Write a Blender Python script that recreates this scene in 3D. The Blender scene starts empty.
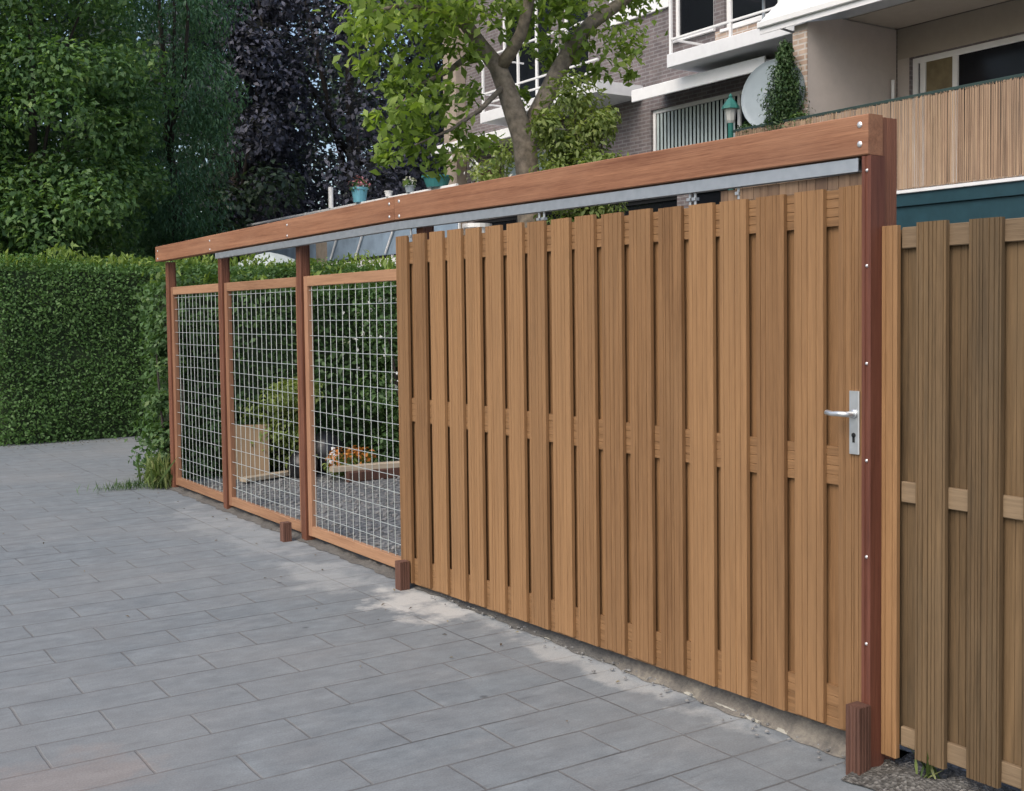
import bpy, bmesh, math, random
import numpy as np
from mathutils import Matrix, Vector
random.seed(7); rng = np.random.default_rng(11)
scene = bpy.context.scene
COL = scene.collection

# ------------------------------------------------------------------ world frame
# X = 0 is the front of the fence posts, +X into the garden, +Y along the alley away from the viewer, Z up.
CAM = Vector((-3.07, 0.0, 1.55)); FPX = 1167.0; PCX, PCY = 562.0, 367.0
R = Vector((.82097609, -.57086103, -.01076803)); U = Vector((.03509966, .03163639, .99888295)); F = Vector((.56988269, .82043697, -.04600974))
def P(px, py, d):
    """survey helper: world point seen at (px,py) at depth d metres"""
    return CAM + (F + R*((px-PCX)/FPX) + U*((PCY-py)/FPX))*d
# survey corrections applied to measured coordinates (fence and garden / house)
def XF_F(x, y, z): return (x*.962, 1.0145*y+.037, z*.974)
def XF_B(x, y, z): return (x, 1.0415*y+.145, z-.15 if z > 2.4 else z*.9375)
def XF_0(x, y, z): return (x, y, z)
XF = XF_F

# ------------------------------------------------------------------ materials
MATS = {}
class NT:
    def __init__(s, name):
        s.m = bpy.data.materials.new(name); s.m.use_nodes = True
        s.t = s.m.node_tree; s.t.nodes.clear(); MATS[name] = s.m
        s.out = s.t.nodes.new('ShaderNodeOutputMaterial')
    def n(s, typ, **kw):
        nd = s.t.nodes.new(typ)
        ins = kw.pop('ins', {})
        for k, v in kw.items(): setattr(nd, k, v)
        for k, v in ins.items():
            if hasattr(v, 'is_output') or isinstance(v, bpy.types.NodeSocket): s.t.links.new(v, nd.inputs[k])
            else: nd.inputs[k].default_value = v
        return nd
    def math(s, op, a, b=0.0, clamp=False):
        nd = s.n('ShaderNodeMath', operation=op, use_clamp=clamp, ins={0: a, 1: b}); return nd.outputs[0]
    def mix(s, f, a, b, blend='MIX'):
        nd = s.t.nodes.new('ShaderNodeMix'); nd.data_type = 'RGBA'; nd.blend_type = blend
        for i, v in ((0, f), (6, a), (7, b)):
            if isinstance(v, bpy.types.NodeSocket): s.t.links.new(v, nd.inputs[i])
            else: nd.inputs[i].default_value = v if i == 0 else c4(v)
        return nd.outputs[2]
    def ramp(s, f, pts):
        nd = s.n('ShaderNodeValToRGB', ins={0: f}); e = nd.color_ramp.elements
        while len(e) < len(pts): e.new(0.5)
        for el, (p, c) in zip(e, pts): el.position = p; el.color = c4(c)
        return nd.outputs[0]
    def obj(s): return s.n('ShaderNodeTexCoord').outputs['Object']
    def noise(s, vec, scale, detail=4, rough=.55, scl=(1, 1, 1), dist=0.0):
        mp = s.n('ShaderNodeMapping', ins={0: vec, 3: scl})
        nd = s.n('ShaderNodeTexNoise', ins={'Vector': mp.outputs[0], 'Scale': scale, 'Detail': detail, 'Roughness': rough, 'Distortion': dist})
        return nd.outputs[0]
    def tone(s): return s.n('ShaderNodeAttribute', attribute_name='tone').outputs['Fac']
    def bsdf(s, color, rough=.6, spec=.5, metal=0.0, normal=None):
        ins = {'Base Color': color if isinstance(color, bpy.types.NodeSocket) else c4(color), 'Roughness': rough, 'Metallic': metal, 'Specular IOR Level': spec}
        if normal is not None: ins['Normal'] = normal
        b = s.n('ShaderNodeBsdfPrincipled', ins=ins); return b
    def bump(s, h, strength=.3, dist=.005):
        return s.n('ShaderNodeBump', ins={'Height': h, 'Strength': strength, 'Distance': dist}).outputs[0]
    def done(s, b): s.t.links.new(b.outputs[0], s.out.inputs[0]); return s.m
def c4(c): return tuple(c) if len(c) == 4 else (c[0], c[1], c[2], 1.0)
def mul(c, k): return tuple(x*k for x in c)

def wood(name, dark, light, axis='z', rough=.62, streak=.5, blotch=None, blotch_amt=.4, ln=.035):
    k = NT(name); o = k.obj(); t = k.tone()
    off = k.n('ShaderNodeCombineXYZ', ins={0: k.math('MULTIPLY', t, 13.7), 1: k.math('MULTIPLY', t, 7.3), 2: k.math('MULTIPLY', t, 29.1)}).outputs[0]
    v = k.n('ShaderNodeVectorMath', operation='ADD', ins={0: o, 1: off}).outputs[0]
    st = {'z': (1, 1, ln), 'y': (1, ln, 1), 'x': (ln, 1, 1)}[axis]
    g = k.noise(v, 95, 5, .62, st, 0.3)
    g2 = k.noise(v, 22, 3, .5, {'z': (1, 1, .06), 'y': (1, .06, 1), 'x': (.06, 1, 1)}[axis], .6)
    pores = k.noise(v, 260, 2, .7, {'z': (1, 1, .05), 'y': (1, .05, 1), 'x': (.05, 1, 1)}[axis])
    f = k.math('ADD', k.math('ADD', k.math('MULTIPLY', g, .6), k.math('MULTIPLY', g2, .5)), k.math('MULTIPLY', k.math('SUBTRACT', pores, .5), .35))
    f = k.math('ADD', f, k.math('MULTIPLY', k.math('SUBTRACT', t, .5), streak))
    col = k.ramp(f, [(.25, dark), (.78, light)])
    if blotch:
        bn = k.noise(v, 3.5, 4, .6, {'z': (1, 1, .35), 'y': (1, .35, 1), 'x': (.35, 1, 1)}[axis])
        bf = k.math('MULTIPLY', k.ramp(bn, [(.42, (0, 0, 0)), (.66, (1, 1, 1))]), blotch_amt)
        col = k.mix(bf, col, blotch)
    return k.done(k.bsdf(col, k.math('ADD', k.math('MULTIPLY', g2, .3), rough-.08), .3, normal=k.bump(k.math('ADD', g, k.math('MULTIPLY', pores, .6)), .5, .0025)))

def plain(name, col, rough=.6, spec=.4, metal=0, var=.12, scale=8, bump=.1):
    k = NT(name); o = k.obj(); n = k.noise(o, scale, 5, .6)
    c = k.mix(k.math('MULTIPLY', k.math('SUBTRACT', n, .25, True), 1.6, True), mul(col, 1-var*1.5), tuple(min(1, x*(1+var)) for x in col))
    return k.done(k.bsdf(c, rough, spec, metal, k.bump(k.noise(o, scale*12, 3), bump, .003)))

def leafmat(name, a, b, c=None, trans=.35, rough=.5):
    k = NT(name); t = k.tone()
    pts = [(0, a), (1, b)] if c is None else [(0, a), (.7, b), (1, c)]
    col = k.ramp(t, pts)
    bs = k.bsdf(col, rough, .35)
    tr = k.n('ShaderNodeBsdfTranslucent', ins={'Color': k.mix(1.0, col, (1.1, 1.15, .5), 'MULTIPLY')})
    mx = k.n('ShaderNodeMixShader', ins={0: trans, 1: bs.outputs[0], 2: tr.outputs[0]})
    return k.done(mx)

def brick(name, c1, c2, mortar, w=.22, h=.065, m=.011, axes='yz'):
    k = NT(name); o = k.obj(); sp = k.n('ShaderNodeSeparateXYZ', ins={0: o})
    if axes == 'yz':  # works on walls facing X; on walls facing Y use x+y
        u = k.math('ADD', sp.outputs[1], sp.outputs[0])
        v = k.n('ShaderNodeCombineXYZ', ins={0: u, 1: sp.outputs[2]}).outputs[0]
    else: v = o
    b = k.n('ShaderNodeTexBrick', ins={'Vector': v, 'Color1': c4(c1), 'Color2': c4(c2), 'Mortar': c4(mortar), 'Scale': 1.0, 'Mortar Size': m, 'Mortar Smooth': .2, 'Bias': 0.0, 'Brick Width': w, 'Row Height': h})
    n = k.noise(o, 6, 5, .6)
    col = k.mix(.5, b.outputs[0], k.ramp(n, [(.3, (.35, .35, .35)), (.7, (.75, .75, .75))]), 'OVERLAY')
    return k.done(k.bsdf(col, .85, .25, normal=k.bump(k.math('SUBTRACT', 1.0, b.outputs[1]), .6, .006)))

wood('gate_wood', (.155, .080, .034), (.312, .174, .079), 'z', streak=.34, blotch=(.215, .125, .06), blotch_amt=.35)
wood('rail_wood', (.145, .077, .034), (.325, .184, .086), 'y', streak=.3)
wood('beam_wood', (.135, .052, .027), (.37, .18, .098), 'y', streak=.25, rough=.55, blotch=(.36, .20, .12), blotch_amt=.35, ln=.012)
wood('post_wood', (.10, .038, .022), (.225, .095, .056), 'z', streak=.3, rough=.45)
wood('dark_post_wood', (.07, .024, .016), (.165, .062, .040), 'z', streak=.3, rough=.42)
wood('stump_wood', (.06, .03, .022), (.17, .085, .06), 'z', streak=.3, rough=.6)
wood('frame_wood_v', (.19, .088, .047), (.38, .205, .12), 'z', streak=.3)
wood('frame_wood_h', (.19, .095, .05), (.39, .22, .125), 'y', streak=.3)
wood('old_wood', (.070, .045, .022), (.200, .129, .066), 'z', streak=.4, rough=.75, blotch=(.125, .092, .055), blotch_amt=.4)
wood('old_rail_wood', (.11, .075, .045), (.25, .18, .11), 'y', streak=.3, rough=.75)
wood('weathered_wood', (.10, .065, .045), (.23, .155, .10), 'z', streak=.5, rough=.75)
wood('pale_plank', (.33, .26, .18), (.52, .43, .32), 'x', streak=.3, rough=.7)
wood('ply_wood', (.18, .12, .068), (.30, .21, .125), 'z', streak=.3, rough=.7)
def metal(name, col, rough):
    k = NT(name); o = k.obj(); n = k.noise(o, 30, 4)
    c = k.mix(n, mul(col, .75), col)
    return k.done(k.bsdf(c, k.math('ADD', k.math('MULTIPLY', n, .25), rough), .5, .85))
metal('galvanised', (.52, .55, .57), .42)
metal('wire', (.70, .74, .71), .5)
metal('handle_metal', (.74, .76, .76), .28)
metal('screw_metal', (.85, .85, .84), .3)
plain('keyhole_black', (.012, .012, .012), .5)
plain('white_paint', (.80, .80, .79), .5, var=.05)
plain('white_slab', (.74, .745, .75), .6, var=.06)
plain('beige_paint', (.47, .42, .38), .8, var=.05, bump=.2)
plain('shaded_beige', (.36, .32, .27), .8, var=.05)  # beige darkened to carry the shade under balcony and awnings
plain('teal_paint', (.018, .055, .072), .45, var=.15)
plain('dark_green_paint', (.03, .055, .05), .5)
plain('awning_cloth', (.76, .76, .77), .8, var=.05)
plain('black_frame', (.02, .02, .022), .5)
plain('curtain', (.20, .16, .09), .9, var=.25)
plain('blind_slat', (.50, .58, .57), .6, var=.1)
plain('pier_concrete', (.36, .30, .24), .85, var=.2)
plain('dish_grey', (.31, .365, .40), .45, var=.06)
plain('lantern_green', (.03, .17, .14), .4)
plain('lantern_glass', (.62, .62, .58), .25)
plain('terrace_panel', (.25, .33, .42), .6, var=.25, scale=3)
plain('dark_interior', (.014, .013, .014), .7)
plain('blue_pot', (.16, .42, .52), .5)
plain('teal_pot', (.05, .22, .22), .5)
plain('terracotta', (.30, .13, .07), .8)
plain('black_bag', (.014, .014, .017), .35, spec=.5)
plain('white_rag', (.72, .73, .74), .7)
plain('bark', (.27, .225, .175), .9, var=.45, scale=14, bump=.9)
plain('dark_bark', (.05, .042, .035), .9, var=.4, scale=10, bump=.8)
plain('hedge_core', (.03, .05, .02), .95, var=.3)
plain('canopy_cloth', (.42, .47, .46), .8, var=.1)
plain('pale_blue_glass', (.45, .56, .60), .2, var=.1)
plain('brown_panel', (.14, .075, .05), .7)
brick('grey_brick', (.125, .105, .108), (.165, .138, .135), (.205, .195, .195), .21, .06, .010)
brick('red_brick', (.36, .26, .20), (.44, .34, .27), (.48, .44, .40))
brick('brown_brick', (.13, .09, .07), (.20, .14, .10), (.25, .22, .20))
k = NT('dark_glass'); k.done(k.bsdf((.009, .010, .013), .12, .22))
leafmat('leaf_maple', (.055, .125, .055), (.16, .28, .10), (.32, .44, .15), .42)
leafmat('leaf_needle', (.05, .12, .07), (.11, .225, .12), (.16, .28, .14), .35)
leafmat('leaf_copper', (.045, .048, .072), (.112, .115, .155), (.185, .185, .225), .2)  # distance haze is put into these lifted, bluish leaf colours
leafmat('leaf_garden', (.10, .17, .03), (.25, .36, .075), (.40, .48, .14), .48)
leafmat('leaf_bush', (.12, .18, .05), (.28, .35, .11), (.44, .47, .19), .42)
leafmat('leaf_hedge', (.05, .115, .034), (.125, .235, .07), (.20, .31, .10), .35)
leafmat('leaf_hedge_new', (.10, .17, .03), (.20, .29, .06), (.30, .38, .09), .4)
leafmat('leaf_shrub', (.03, .07, .026), (.10, .185, .065), (.22, .30, .12), .35)
leafmat('leaf_cypress', (.022, .052, .022), (.065, .12, .042), (.11, .17, .06), .2)
leafmat('leaf_far', (.03, .05, .036), (.07, .11, .07), None, .25)
leafmat('grass_blade', (.06, .11, .03), (.17, .23, .07), (.30, .32, .13), .35)
leafmat('petal_orange', (.45, .14, .03), (.62, .26, .05), None, .2)
leafmat('petal_pink', (.40, .12, .16), (.55, .25, .28), None, .2)
leafmat('petal_white', (.6, .6, .58), (.8, .8, .78), None, .2)

def reed_mat():
    k = NT('reed'); o = k.obj(); t = k.tone()
    n = k.noise(o, 9, 5, .65, (1, 1, .25)); n2 = k.noise(o, 1.3, 3)
    f = k.math('ADD', k.math('MULTIPLY', t, .45), k.math('MULTIPLY', n, .65))
    c = k.ramp(f, [(.2, (.19, .115, .075)), (.55, (.37, .25, .165)), (.95, (.55, .40, .26))])
    c = k.mix(k.math('MULTIPLY', n2, .5), c, (.34, .26, .19))
    return k.done(k.bsdf(c, .75, .3))
reed_mat()

def paving(name, wid, row, off, xo, yo):
    k = NT(name); o = k.obj()
    v = k.n('ShaderNodeMapping', ins={0: o, 1: (xo, yo, 0)}).outputs[0]
    wob = k.n('ShaderNodeTexNoise', ins={'Vector': o, 'Scale': 5.0, 'Detail': 3.0}).outputs['Color']
    wv = k.n('ShaderNodeVectorMath', operation='SCALE', ins={0: k.n('ShaderNodeVectorMath', operation='SUBTRACT', ins={0: wob, 1: (.5, .5, .5)}).outputs[0], 'Scale': .014}).outputs[0]
    v = k.n('ShaderNodeVectorMath', operation='ADD', ins={0: v, 1: wv}).outputs[0]
    b = k.n('ShaderNodeTexBrick', offset=off, ins={'Vector': v, 'Color1': (.176, .199, .214, 1), 'Color2': (.194, .215, .228, 1), 'Mortar': (.085, .085, .085, 1), 'Scale': 1.0, 'Mortar Size': .0065, 'Mortar Smooth': .6, 'Bias': 0.0, 'Brick Width': wid, 'Row Height': row})
    big = k.noise(o, .55, 5, .6); mid = k.noise(o, 4.5, 6, .65); fine = k.noise(o, 140, 3, .7)
    # joints filled with sand in places, so only some of them show dark
    fill = k.ramp(k.noise(o, 1.6, 4, .6), [(.40, (0, 0, 0)), (.62, (1, 1, 1))])
    col = k.mix(k.math('MULTIPLY', b.outputs[1], k.math('ADD', k.math('MULTIPLY', fill, .35), .62)), b.outputs[0], (.17, .172, .17))
    rl = k.n('ShaderNodeTexBrick', offset=0.0, ins={'Vector': v, 'Scale': 1.0, 'Mortar Size': .006, 'Mortar Smooth': .5, 'Brick Width': 5000.0, 'Row Height': row}).outputs[1]
    vary = k.ramp(k.noise(o, 2.1, 4, .65, (1, .5, 1)), [(.36, (0, 0, 0)), (.56, (1, 1, 1))])
    col = k.mix(k.math('MULTIPLY', k.math('MULTIPLY', rl, vary), .75), col, (.062, .062, .064))
    dash = k.ramp(k.noise(o, 9, 4, .6, (.35, 2.4, 1)), [(.60, (0, 0, 0)), (.70, (1, 1, 1))])
    col = k.mix(k.math('MULTIPLY', dash, .38), col, (.075, .08, .085))
    pale = k.ramp(k.noise(o, 3.3, 5, .7, (.6, 1.3, 1)), [(.54, (0, 0, 0)), (.70, (1, 1, 1))])
    col = k.mix(k.math('MULTIPLY', pale, .35), col, (.26, .268, .27))
    mott = k.noise(o, 13, 5, .7, (.6, 1, 1))
    col = k.mix(.55, col, k.ramp(mott, [(.3, (.31, .315, .32)), (.72, (.68, .675, .66))]), 'OVERLAY')
    col = k.mix(k.math('MULTIPLY', k.ramp(mid, [(.35, (0, 0, 0)), (.7, (1, 1, 1))]), .45), col, (.13, .137, .145))
    col = k.mix(k.math('MULTIPLY', k.ramp(big, [(.42, (0, 0, 0)), (.68, (1, 1, 1))]), .45), col, (.235, .235, .228))
    # spilled pale mortar sand along the fence foot
    sp = k.n('ShaderNodeSeparateXYZ', ins={0: o})
    def blob(x, y, rx, ry, amt):
        dx = k.math('POWER', k.math('DIVIDE', k.math('SUBTRACT', sp.outputs[0], x), rx), 2.0)
        dx = k.math('ABSOLUTE', dx)
        dy = k.math('ABSOLUTE', k.math('POWER', k.math('DIVIDE', k.math('SUBTRACT', sp.outputs[1], y), ry), 2.0))
        d = k.math('ADD', k.math('ADD', dx, dy), k.math('MULTIPLY', k.math('SUBTRACT', mid, .5), 5.0))
        return k.math('MULTIPLY', k.math('SUBTRACT', 1.0, d, True), amt, True)
    s = k.math('MAXIMUM', blob(-.12, 5.55, .32, .5, .85), blob(-.28, 6.45, .30, .6, .32))
    s = k.math('MAXIMUM', s, blob(-.05, 4.2, .14, 1.3, .5))
    s = k.math('MAXIMUM', s, blob(-.2, 8.2, .34, 1.5, .22))
    col = k.mix(s, col, (.46, .455, .43))
    s = blob(-2.3, 4.1, .4, .35, .32); col = k.mix(s, col, (.27, .20, .165))
    vor = k.n('ShaderNodeTexVoronoi', ins={'Vector': o, 'Scale': 2.3}).outputs['Distance']
    spot = k.ramp(vor, [(.022, (1, 1, 1)), (.05, (0, 0, 0))])
    col = k.mix(k.math('MULTIPLY', spot, .6), col, (.05, .05, .052))
    col = k.mix(.3, col, k.ramp(fine, [(.3, (.25, .25, .25)), (.7, (.75, .75, .75))]), 'OVERLAY')
    h = k.math('ADD', k.math('MULTIPLY', k.math('SUBTRACT', 1.0, b.outputs[1]), 1.0), k.math('ADD', k.math('MULTIPLY', fine, .25), k.math('MULTIPLY', mid, .5)))
    return k.done(k.bsdf(col, .88, .25, normal=k.bump(h, .45, .006)))
paving('paver_field', .56, .262, .5, .31, -.073)
paving('paver_border', .31, .262, .0, .31, -.073)

def gravel(name, a, b, c, scale):
    k = NT(name); o = k.obj()
    vo = k.n('ShaderNodeTexVoronoi', ins={'Vector': o, 'Scale': scale})
    big = k.noise(o, 1.4, 4)
    f = k.n('ShaderNodeSeparateColor', ins={0: vo.outputs['Color']}).outputs[0]
    col = k.ramp(f, [(.0, a), (.5, b), (1, c)])
    col = k.mix(k.math('MULTIPLY', big, .5), col, mul(a, .8))
    return k.done(k.bsdf(col, .9, .3, normal=k.bump(vo.outputs['Distance'], .8, .012)))
gravel('gravel', (.07, .075, .08), (.16, .165, .17), (.32, .32, .31), 38)
gravel('soil', (.06, .056, .05), (.11, .105, .095), (.24, .23, .21), 85)
gravel('far_ground', (.05, .055, .04), (.08, .085, .06), (.13, .13, .10), 6)
def sandmat():
    k = NT('sand_strip'); o = k.obj()
    n = k.noise(o, 7, 6, .7); n2 = k.noise(o, 60, 4, .7); n3 = k.noise(o, 2.2, 3)
    f = k.math('ADD', k.math('MULTIPLY', n, .7), k.math('MULTIPLY', n2, .35))
    c = k.ramp(f, [(.32, (.08, .075, .068)), (.5, (.18, .16, .135)), (.72, (.34, .305, .24))])
    c = k.mix(k.math('MULTIPLY', n3, .35), c, (.12, .12, .115))
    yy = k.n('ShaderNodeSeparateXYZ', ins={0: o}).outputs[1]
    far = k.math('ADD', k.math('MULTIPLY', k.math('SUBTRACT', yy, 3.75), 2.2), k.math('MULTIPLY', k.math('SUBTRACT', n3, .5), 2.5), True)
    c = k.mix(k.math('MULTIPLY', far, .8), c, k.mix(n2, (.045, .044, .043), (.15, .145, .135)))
    return k.done(k.bsdf(c, .95, .2, normal=k.bump(f, .7, .02)))
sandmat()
plain('pale_edge', (.42, .40, .34), .9, var=.3, scale=9, bump=.5)
plain('pebble_stone', (.25, .245, .235), .8, var=.5, scale=25)
M = MATS

# ------------------------------------------------------------------ mesh helpers
class MB:
    def __init__(s): s.v = []; s.f = []; s.t = []
    def add(s, vs, fs, tone=None):
        b = len(s.v); s.v += [tuple(v) for v in vs]; s.f += [tuple(i+b for i in f) for f in fs]
        s.t += [random.random() if tone is None else tone]*len(fs)
        return s
    def prism(s, prof, axis, a, b, tone=None, fa=None, fb=None):
        """extrude profile along axis from a to b; fa/fb optional per-end transforms of the profile"""
        def put(p, w):
            if axis == 'z': return (p[0], p[1], w)
            if axis == 'y': return (p[0], w, p[1])
            return (w, p[0], p[1])
        n = len(prof); pa = [fa(p) for p in prof] if fa else prof; pb = [fb(p) for p in prof] if fb else prof
        vs = [put(p, a) for p in pa]+[put(p, b) for p in pb]
        fs = [(i, (i+1) % n, n+(i+1) % n, n+i) for i in range(n)]+[tuple(range(n-1, -1, -1)), tuple(range(n, 2*n))]
        return s.add(vs, fs, tone)
    def box(s, x0, x1, y0, y1, z0, z1, axis='z', ch=.003, tone=None):
        lo, hi = {'z': ((x0, y0), (x1, y1)), 'y': ((x0, z0), (x1, z1)), 'x': ((y0, z0), (y1, z1))}[axis]
        (a, b), (c, d) = lo, hi
        ch = min(ch, abs(c-a)*.3, abs(d-b)*.3)
        prof = [(a+ch, b), (c-ch, b), (c, b+ch), (c, d-ch), (c-ch, d), (a+ch, d), (a, d-ch), (a, b+ch)] if ch > 0 else [(a, b), (c, b), (c, d), (a, d)]
        w = {'z': (z0, z1), 'y': (y0, y1), 'x': (x0, x1)}[axis]
        return s.prism(prof, axis, w[0], w[1], tone)
    def board(s, x, y0, y1, z0, z1, th=.021, grooves=4, tone=None, gw=.0018, gd=.0038):
        """vertical grooved board, face at x looking to -X"""
        ch = .003; w = y1-y0
        pr = [(x+ch, y0), (x, y0+ch)]
        gs = sorted(y0+w*(i+1)/(grooves+1)+random.uniform(-.009, .009) for i in range(grooves))
        for g in gs:
            gw_ = gw; gw = gw_*random.choice((.45, .7, 1, 1.25)); pr += [(x, g-gw), (x+gd, g-gw*.4), (x+gd, g+gw*.4), (x, g+gw)]; gw = gw_
        pr += [(x, y1-ch), (x+ch, y1), (x+th, y1), (x+th, y0)]
        return s.prism(pr, 'z', z0, z1, tone)
    def tube(s, pts, rad, n=8, tone=None, caps=True):
        pts = [Vector(p) for p in pts]; m = len(pts)
        if not hasattr(rad, '__len__'): rad = [rad]*m
        vs = []; ref = Vector((.31, .17, .93))
        for i, p in enumerate(pts):
            d = (pts[min(i+1, m-1)]-pts[max(i-1, 0)]).normalized()
            a = d.cross(ref)
            if a.length < .15: a = d.cross(Vector((1, 0, 0)))
            a.normalize(); b = d.cross(a)
            vs += [p+(a*math.cos(2*math.pi*j/n)+b*math.sin(2*math.pi*j/n))*rad[i] for j in range(n)]
        fs = [(i*n+j, i*n+(j+1) % n, (i+1)*n+(j+1) % n, (i+1)*n+j) for i in range(m-1) for j in range(n)]
        if caps: fs += [tuple(range(n-1, -1, -1)), tuple(range((m-1)*n, m*n))]
        return s.add(vs, fs, tone)
    def lathe(s, c, prof, n=16, axis=(0, 0, 1), tone=None):
        ax = Vector(axis).normalized(); a = ax.orthogonal().normalized(); b = ax.cross(a); c = Vector(c); m = len(prof)
        vs = [c+ax*h+(a*math.cos(2*math.pi*j/n)+b*math.sin(2*math.pi*j/n))*max(r, 1e-4) for r, h in prof for j in range(n)]
        fs = [(i*n+j, i*n+(j+1) % n, (i+1)*n+(j+1) % n, (i+1)*n+j) for i in range(m-1) for j in range(n)]
        fs += [tuple(range(n-1, -1, -1)), tuple(range((m-1)*n, m*n))]
        return s.add(vs, fs, tone)
    def quad(s, *vs, tone=None): return s.add(vs, [tuple(range(len(vs)))], tone)
    def build(s, name, mat, parent=None, origin=None, smooth=False, recalc=True, raw=False):
        xf = XF_0 if raw else XF
        if origin is None: origin = root_loc(parent) if parent else (0, 0, 0)
        else: origin = xf(*origin)
        me = bpy.data.meshes.new(name)
        ox, oy, oz = origin
        me.from_pydata([(x-ox, y-oy, z-oz) for x, y, z in (xf(*v) for v in s.v)], [], s.f)
        at = me.attributes.new('tone', 'FLOAT', 'FACE'); at.data.foreach_set('value', s.t)
        if recalc:
            bm = bmesh.new(); bm.from_mesh(me); bmesh.ops.recalc_face_normals(bm, faces=bm.faces); bm.to_mesh(me); bm.free()
        if smooth: me.shade_smooth()
        return link(name, me, mat, parent, origin)
def link(name, me, mat, parent, origin):
    me.materials.append(M[mat]); o = bpy.data.objects.new(name, me); COL.objects.link(o)
    if parent: o.parent = parent
    else: o.location = origin
    return o
def root_loc(o):
    while o.parent: o = o.parent
    return tuple(o.location)
def tag(o, label=None, cat=None, group=None, kind=None):
    for k_, v in (('label', label), ('category', cat), ('group', group), ('kind', kind)):
        if v: o[k_] = v
    return o
def thing(name, loc, label, cat, group=None):
    o = bpy.data.objects.new(name, None); COL.objects.link(o); o.location = XF(*loc); o.empty_display_size = .2
    return tag(o, label, cat, group)

# leaves as numpy: each a small folded pointed blade
def leaf_arrays(pos, nrm, up, size, aspect=.55, fold=.18):
    n = len(pos)
    nrm = nrm/np.maximum(np.linalg.norm(nrm, axis=1, keepdims=True), 1e-6)
    up = up-(up*nrm).sum(1, keepdims=True)*nrm
    up /= np.maximum(np.linalg.norm(up, axis=1, keepdims=True), 1e-6)
    sd = np.cross(nrm, up); L = size[:, None]; W = L*aspect*.5
    v = np.empty((n, 4, 3))
    v[:, 0] = pos-up*L*.5; v[:, 1] = pos-sd*W+nrm*L*fold; v[:, 2] = pos+up*L*.5; v[:, 3] = pos+sd*W+nrm*L*fold
    return v.reshape(-1, 3)
def leaf_mesh(name, mat, parts, parent=None, origin=None, extra=None):
    """parts: list of (verts, tones)"""
    if origin is None: origin = root_loc(parent) if parent else (0, 0, 0)
    else: origin = XF(*origin)
    V = np.concatenate([p[0] for p in parts]); T = np.concatenate([p[1] for p in parts])
    if XF is XF_F: V = V*np.array([.962, 1.0145, .974])+np.array([0, .037, 0])
    elif XF is XF_B: V = np.stack([V[:, 0], V[:, 1]*1.0415+.145, np.where(V[:, 2] > 2.4, V[:, 2]-.15, V[:, 2]*.9375)], 1)
    V = V-np.array(origin); n = len(T)
    me = bpy.data.meshes.new(name)
    me.vertices.add(4*n); me.vertices.foreach_set('co', V.astype(np.float32).ravel())
    me.loops.add(4*n); me.loops.foreach_set('vertex_index', np.arange(4*n, dtype=np.int32))
    me.polygons.add(n); me.polygons.foreach_set('loop_start', np.arange(0, 4*n, 4, dtype=np.int32))
    try: me.polygons.foreach_set('loop_total', np.full(n, 4, dtype=np.int32))
    except Exception: pass
    me.update(calc_edges=True)
    at = me.attributes.new('tone', 'FLOAT', 'FACE'); at.data.foreach_set('value', np.clip(T, 0, 1).astype(np.float32))
    return link(name, me, mat, parent, origin)
def unit(n):
    d = rng.normal(size=(n, 3)); return d/np.linalg.norm(d, axis=1, keepdims=True)
def clump(c, r, n, size, aspect=.55, shell=.55, droop=.3, squash=.8, jitter=.25, tone0=None):
    d = unit(n); rad = r*(1-shell*rng.random(n)**1.6)
    pos = np.array(c)+d*rad[:, None]*np.array([1, 1, squash])
    nrm = d*.6+np.array([0, 0, .55])+rng.normal(size=(n, 3))*.45
    up = rng.normal(size=(n, 3))+d*.5+np.array([0, 0, -droop*3])
    sz = size*(.65+.7*rng.random(n))
    tb = rng.random()*.35 if tone0 is None else tone0
    return leaf_arrays(pos, nrm, up, sz, aspect), tb+rng.random(n)*.6+rng.normal(size=n)*.06

def loose(c, r, n, size, aspect=.48):
    pos = np.array(c)+rng.normal(size=(n, 3))*r*np.array([1, 1, .8])
    nrm = rng.normal(size=(n, 3))*.7+np.array([-.25, -.35, .75]); up = rng.normal(size=(n, 3))*.7+np.array([-.2, -.1, -1.0])
    return leaf_arrays(pos, nrm, up, size*(.6+.75*rng.random(n)), aspect, .12), .1+rng.random()*.25+rng.random(n)*.65
def crown_clumps(c, rx, ry, rz, n, rmin, rmax, fill=.35, flat=1.0):
    out = []
    for i in range(n):
        d = unit(1)[0]; q = (1-fill*rng.random())
        p = np.array(c)+d*np.array([rx, ry, rz])*q*(.85+.3*rng.random())
        out.append((p, rmin+(rmax-rmin)*rng.random()))
    return out
def limb_points(a, b, bend=.15, n=5):
    a = Vector(a); b = Vector(b); L = (b-a).length; off = Vector(rng.normal(size=3))*L*bend*.5
    return [a.lerp(b, t)+off*math.sin(math.pi*t)+Vector((0, 0, 1))*L*.08*math.sin(math.pi*t) for t in np.linspace(0, 1, n)]

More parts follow.
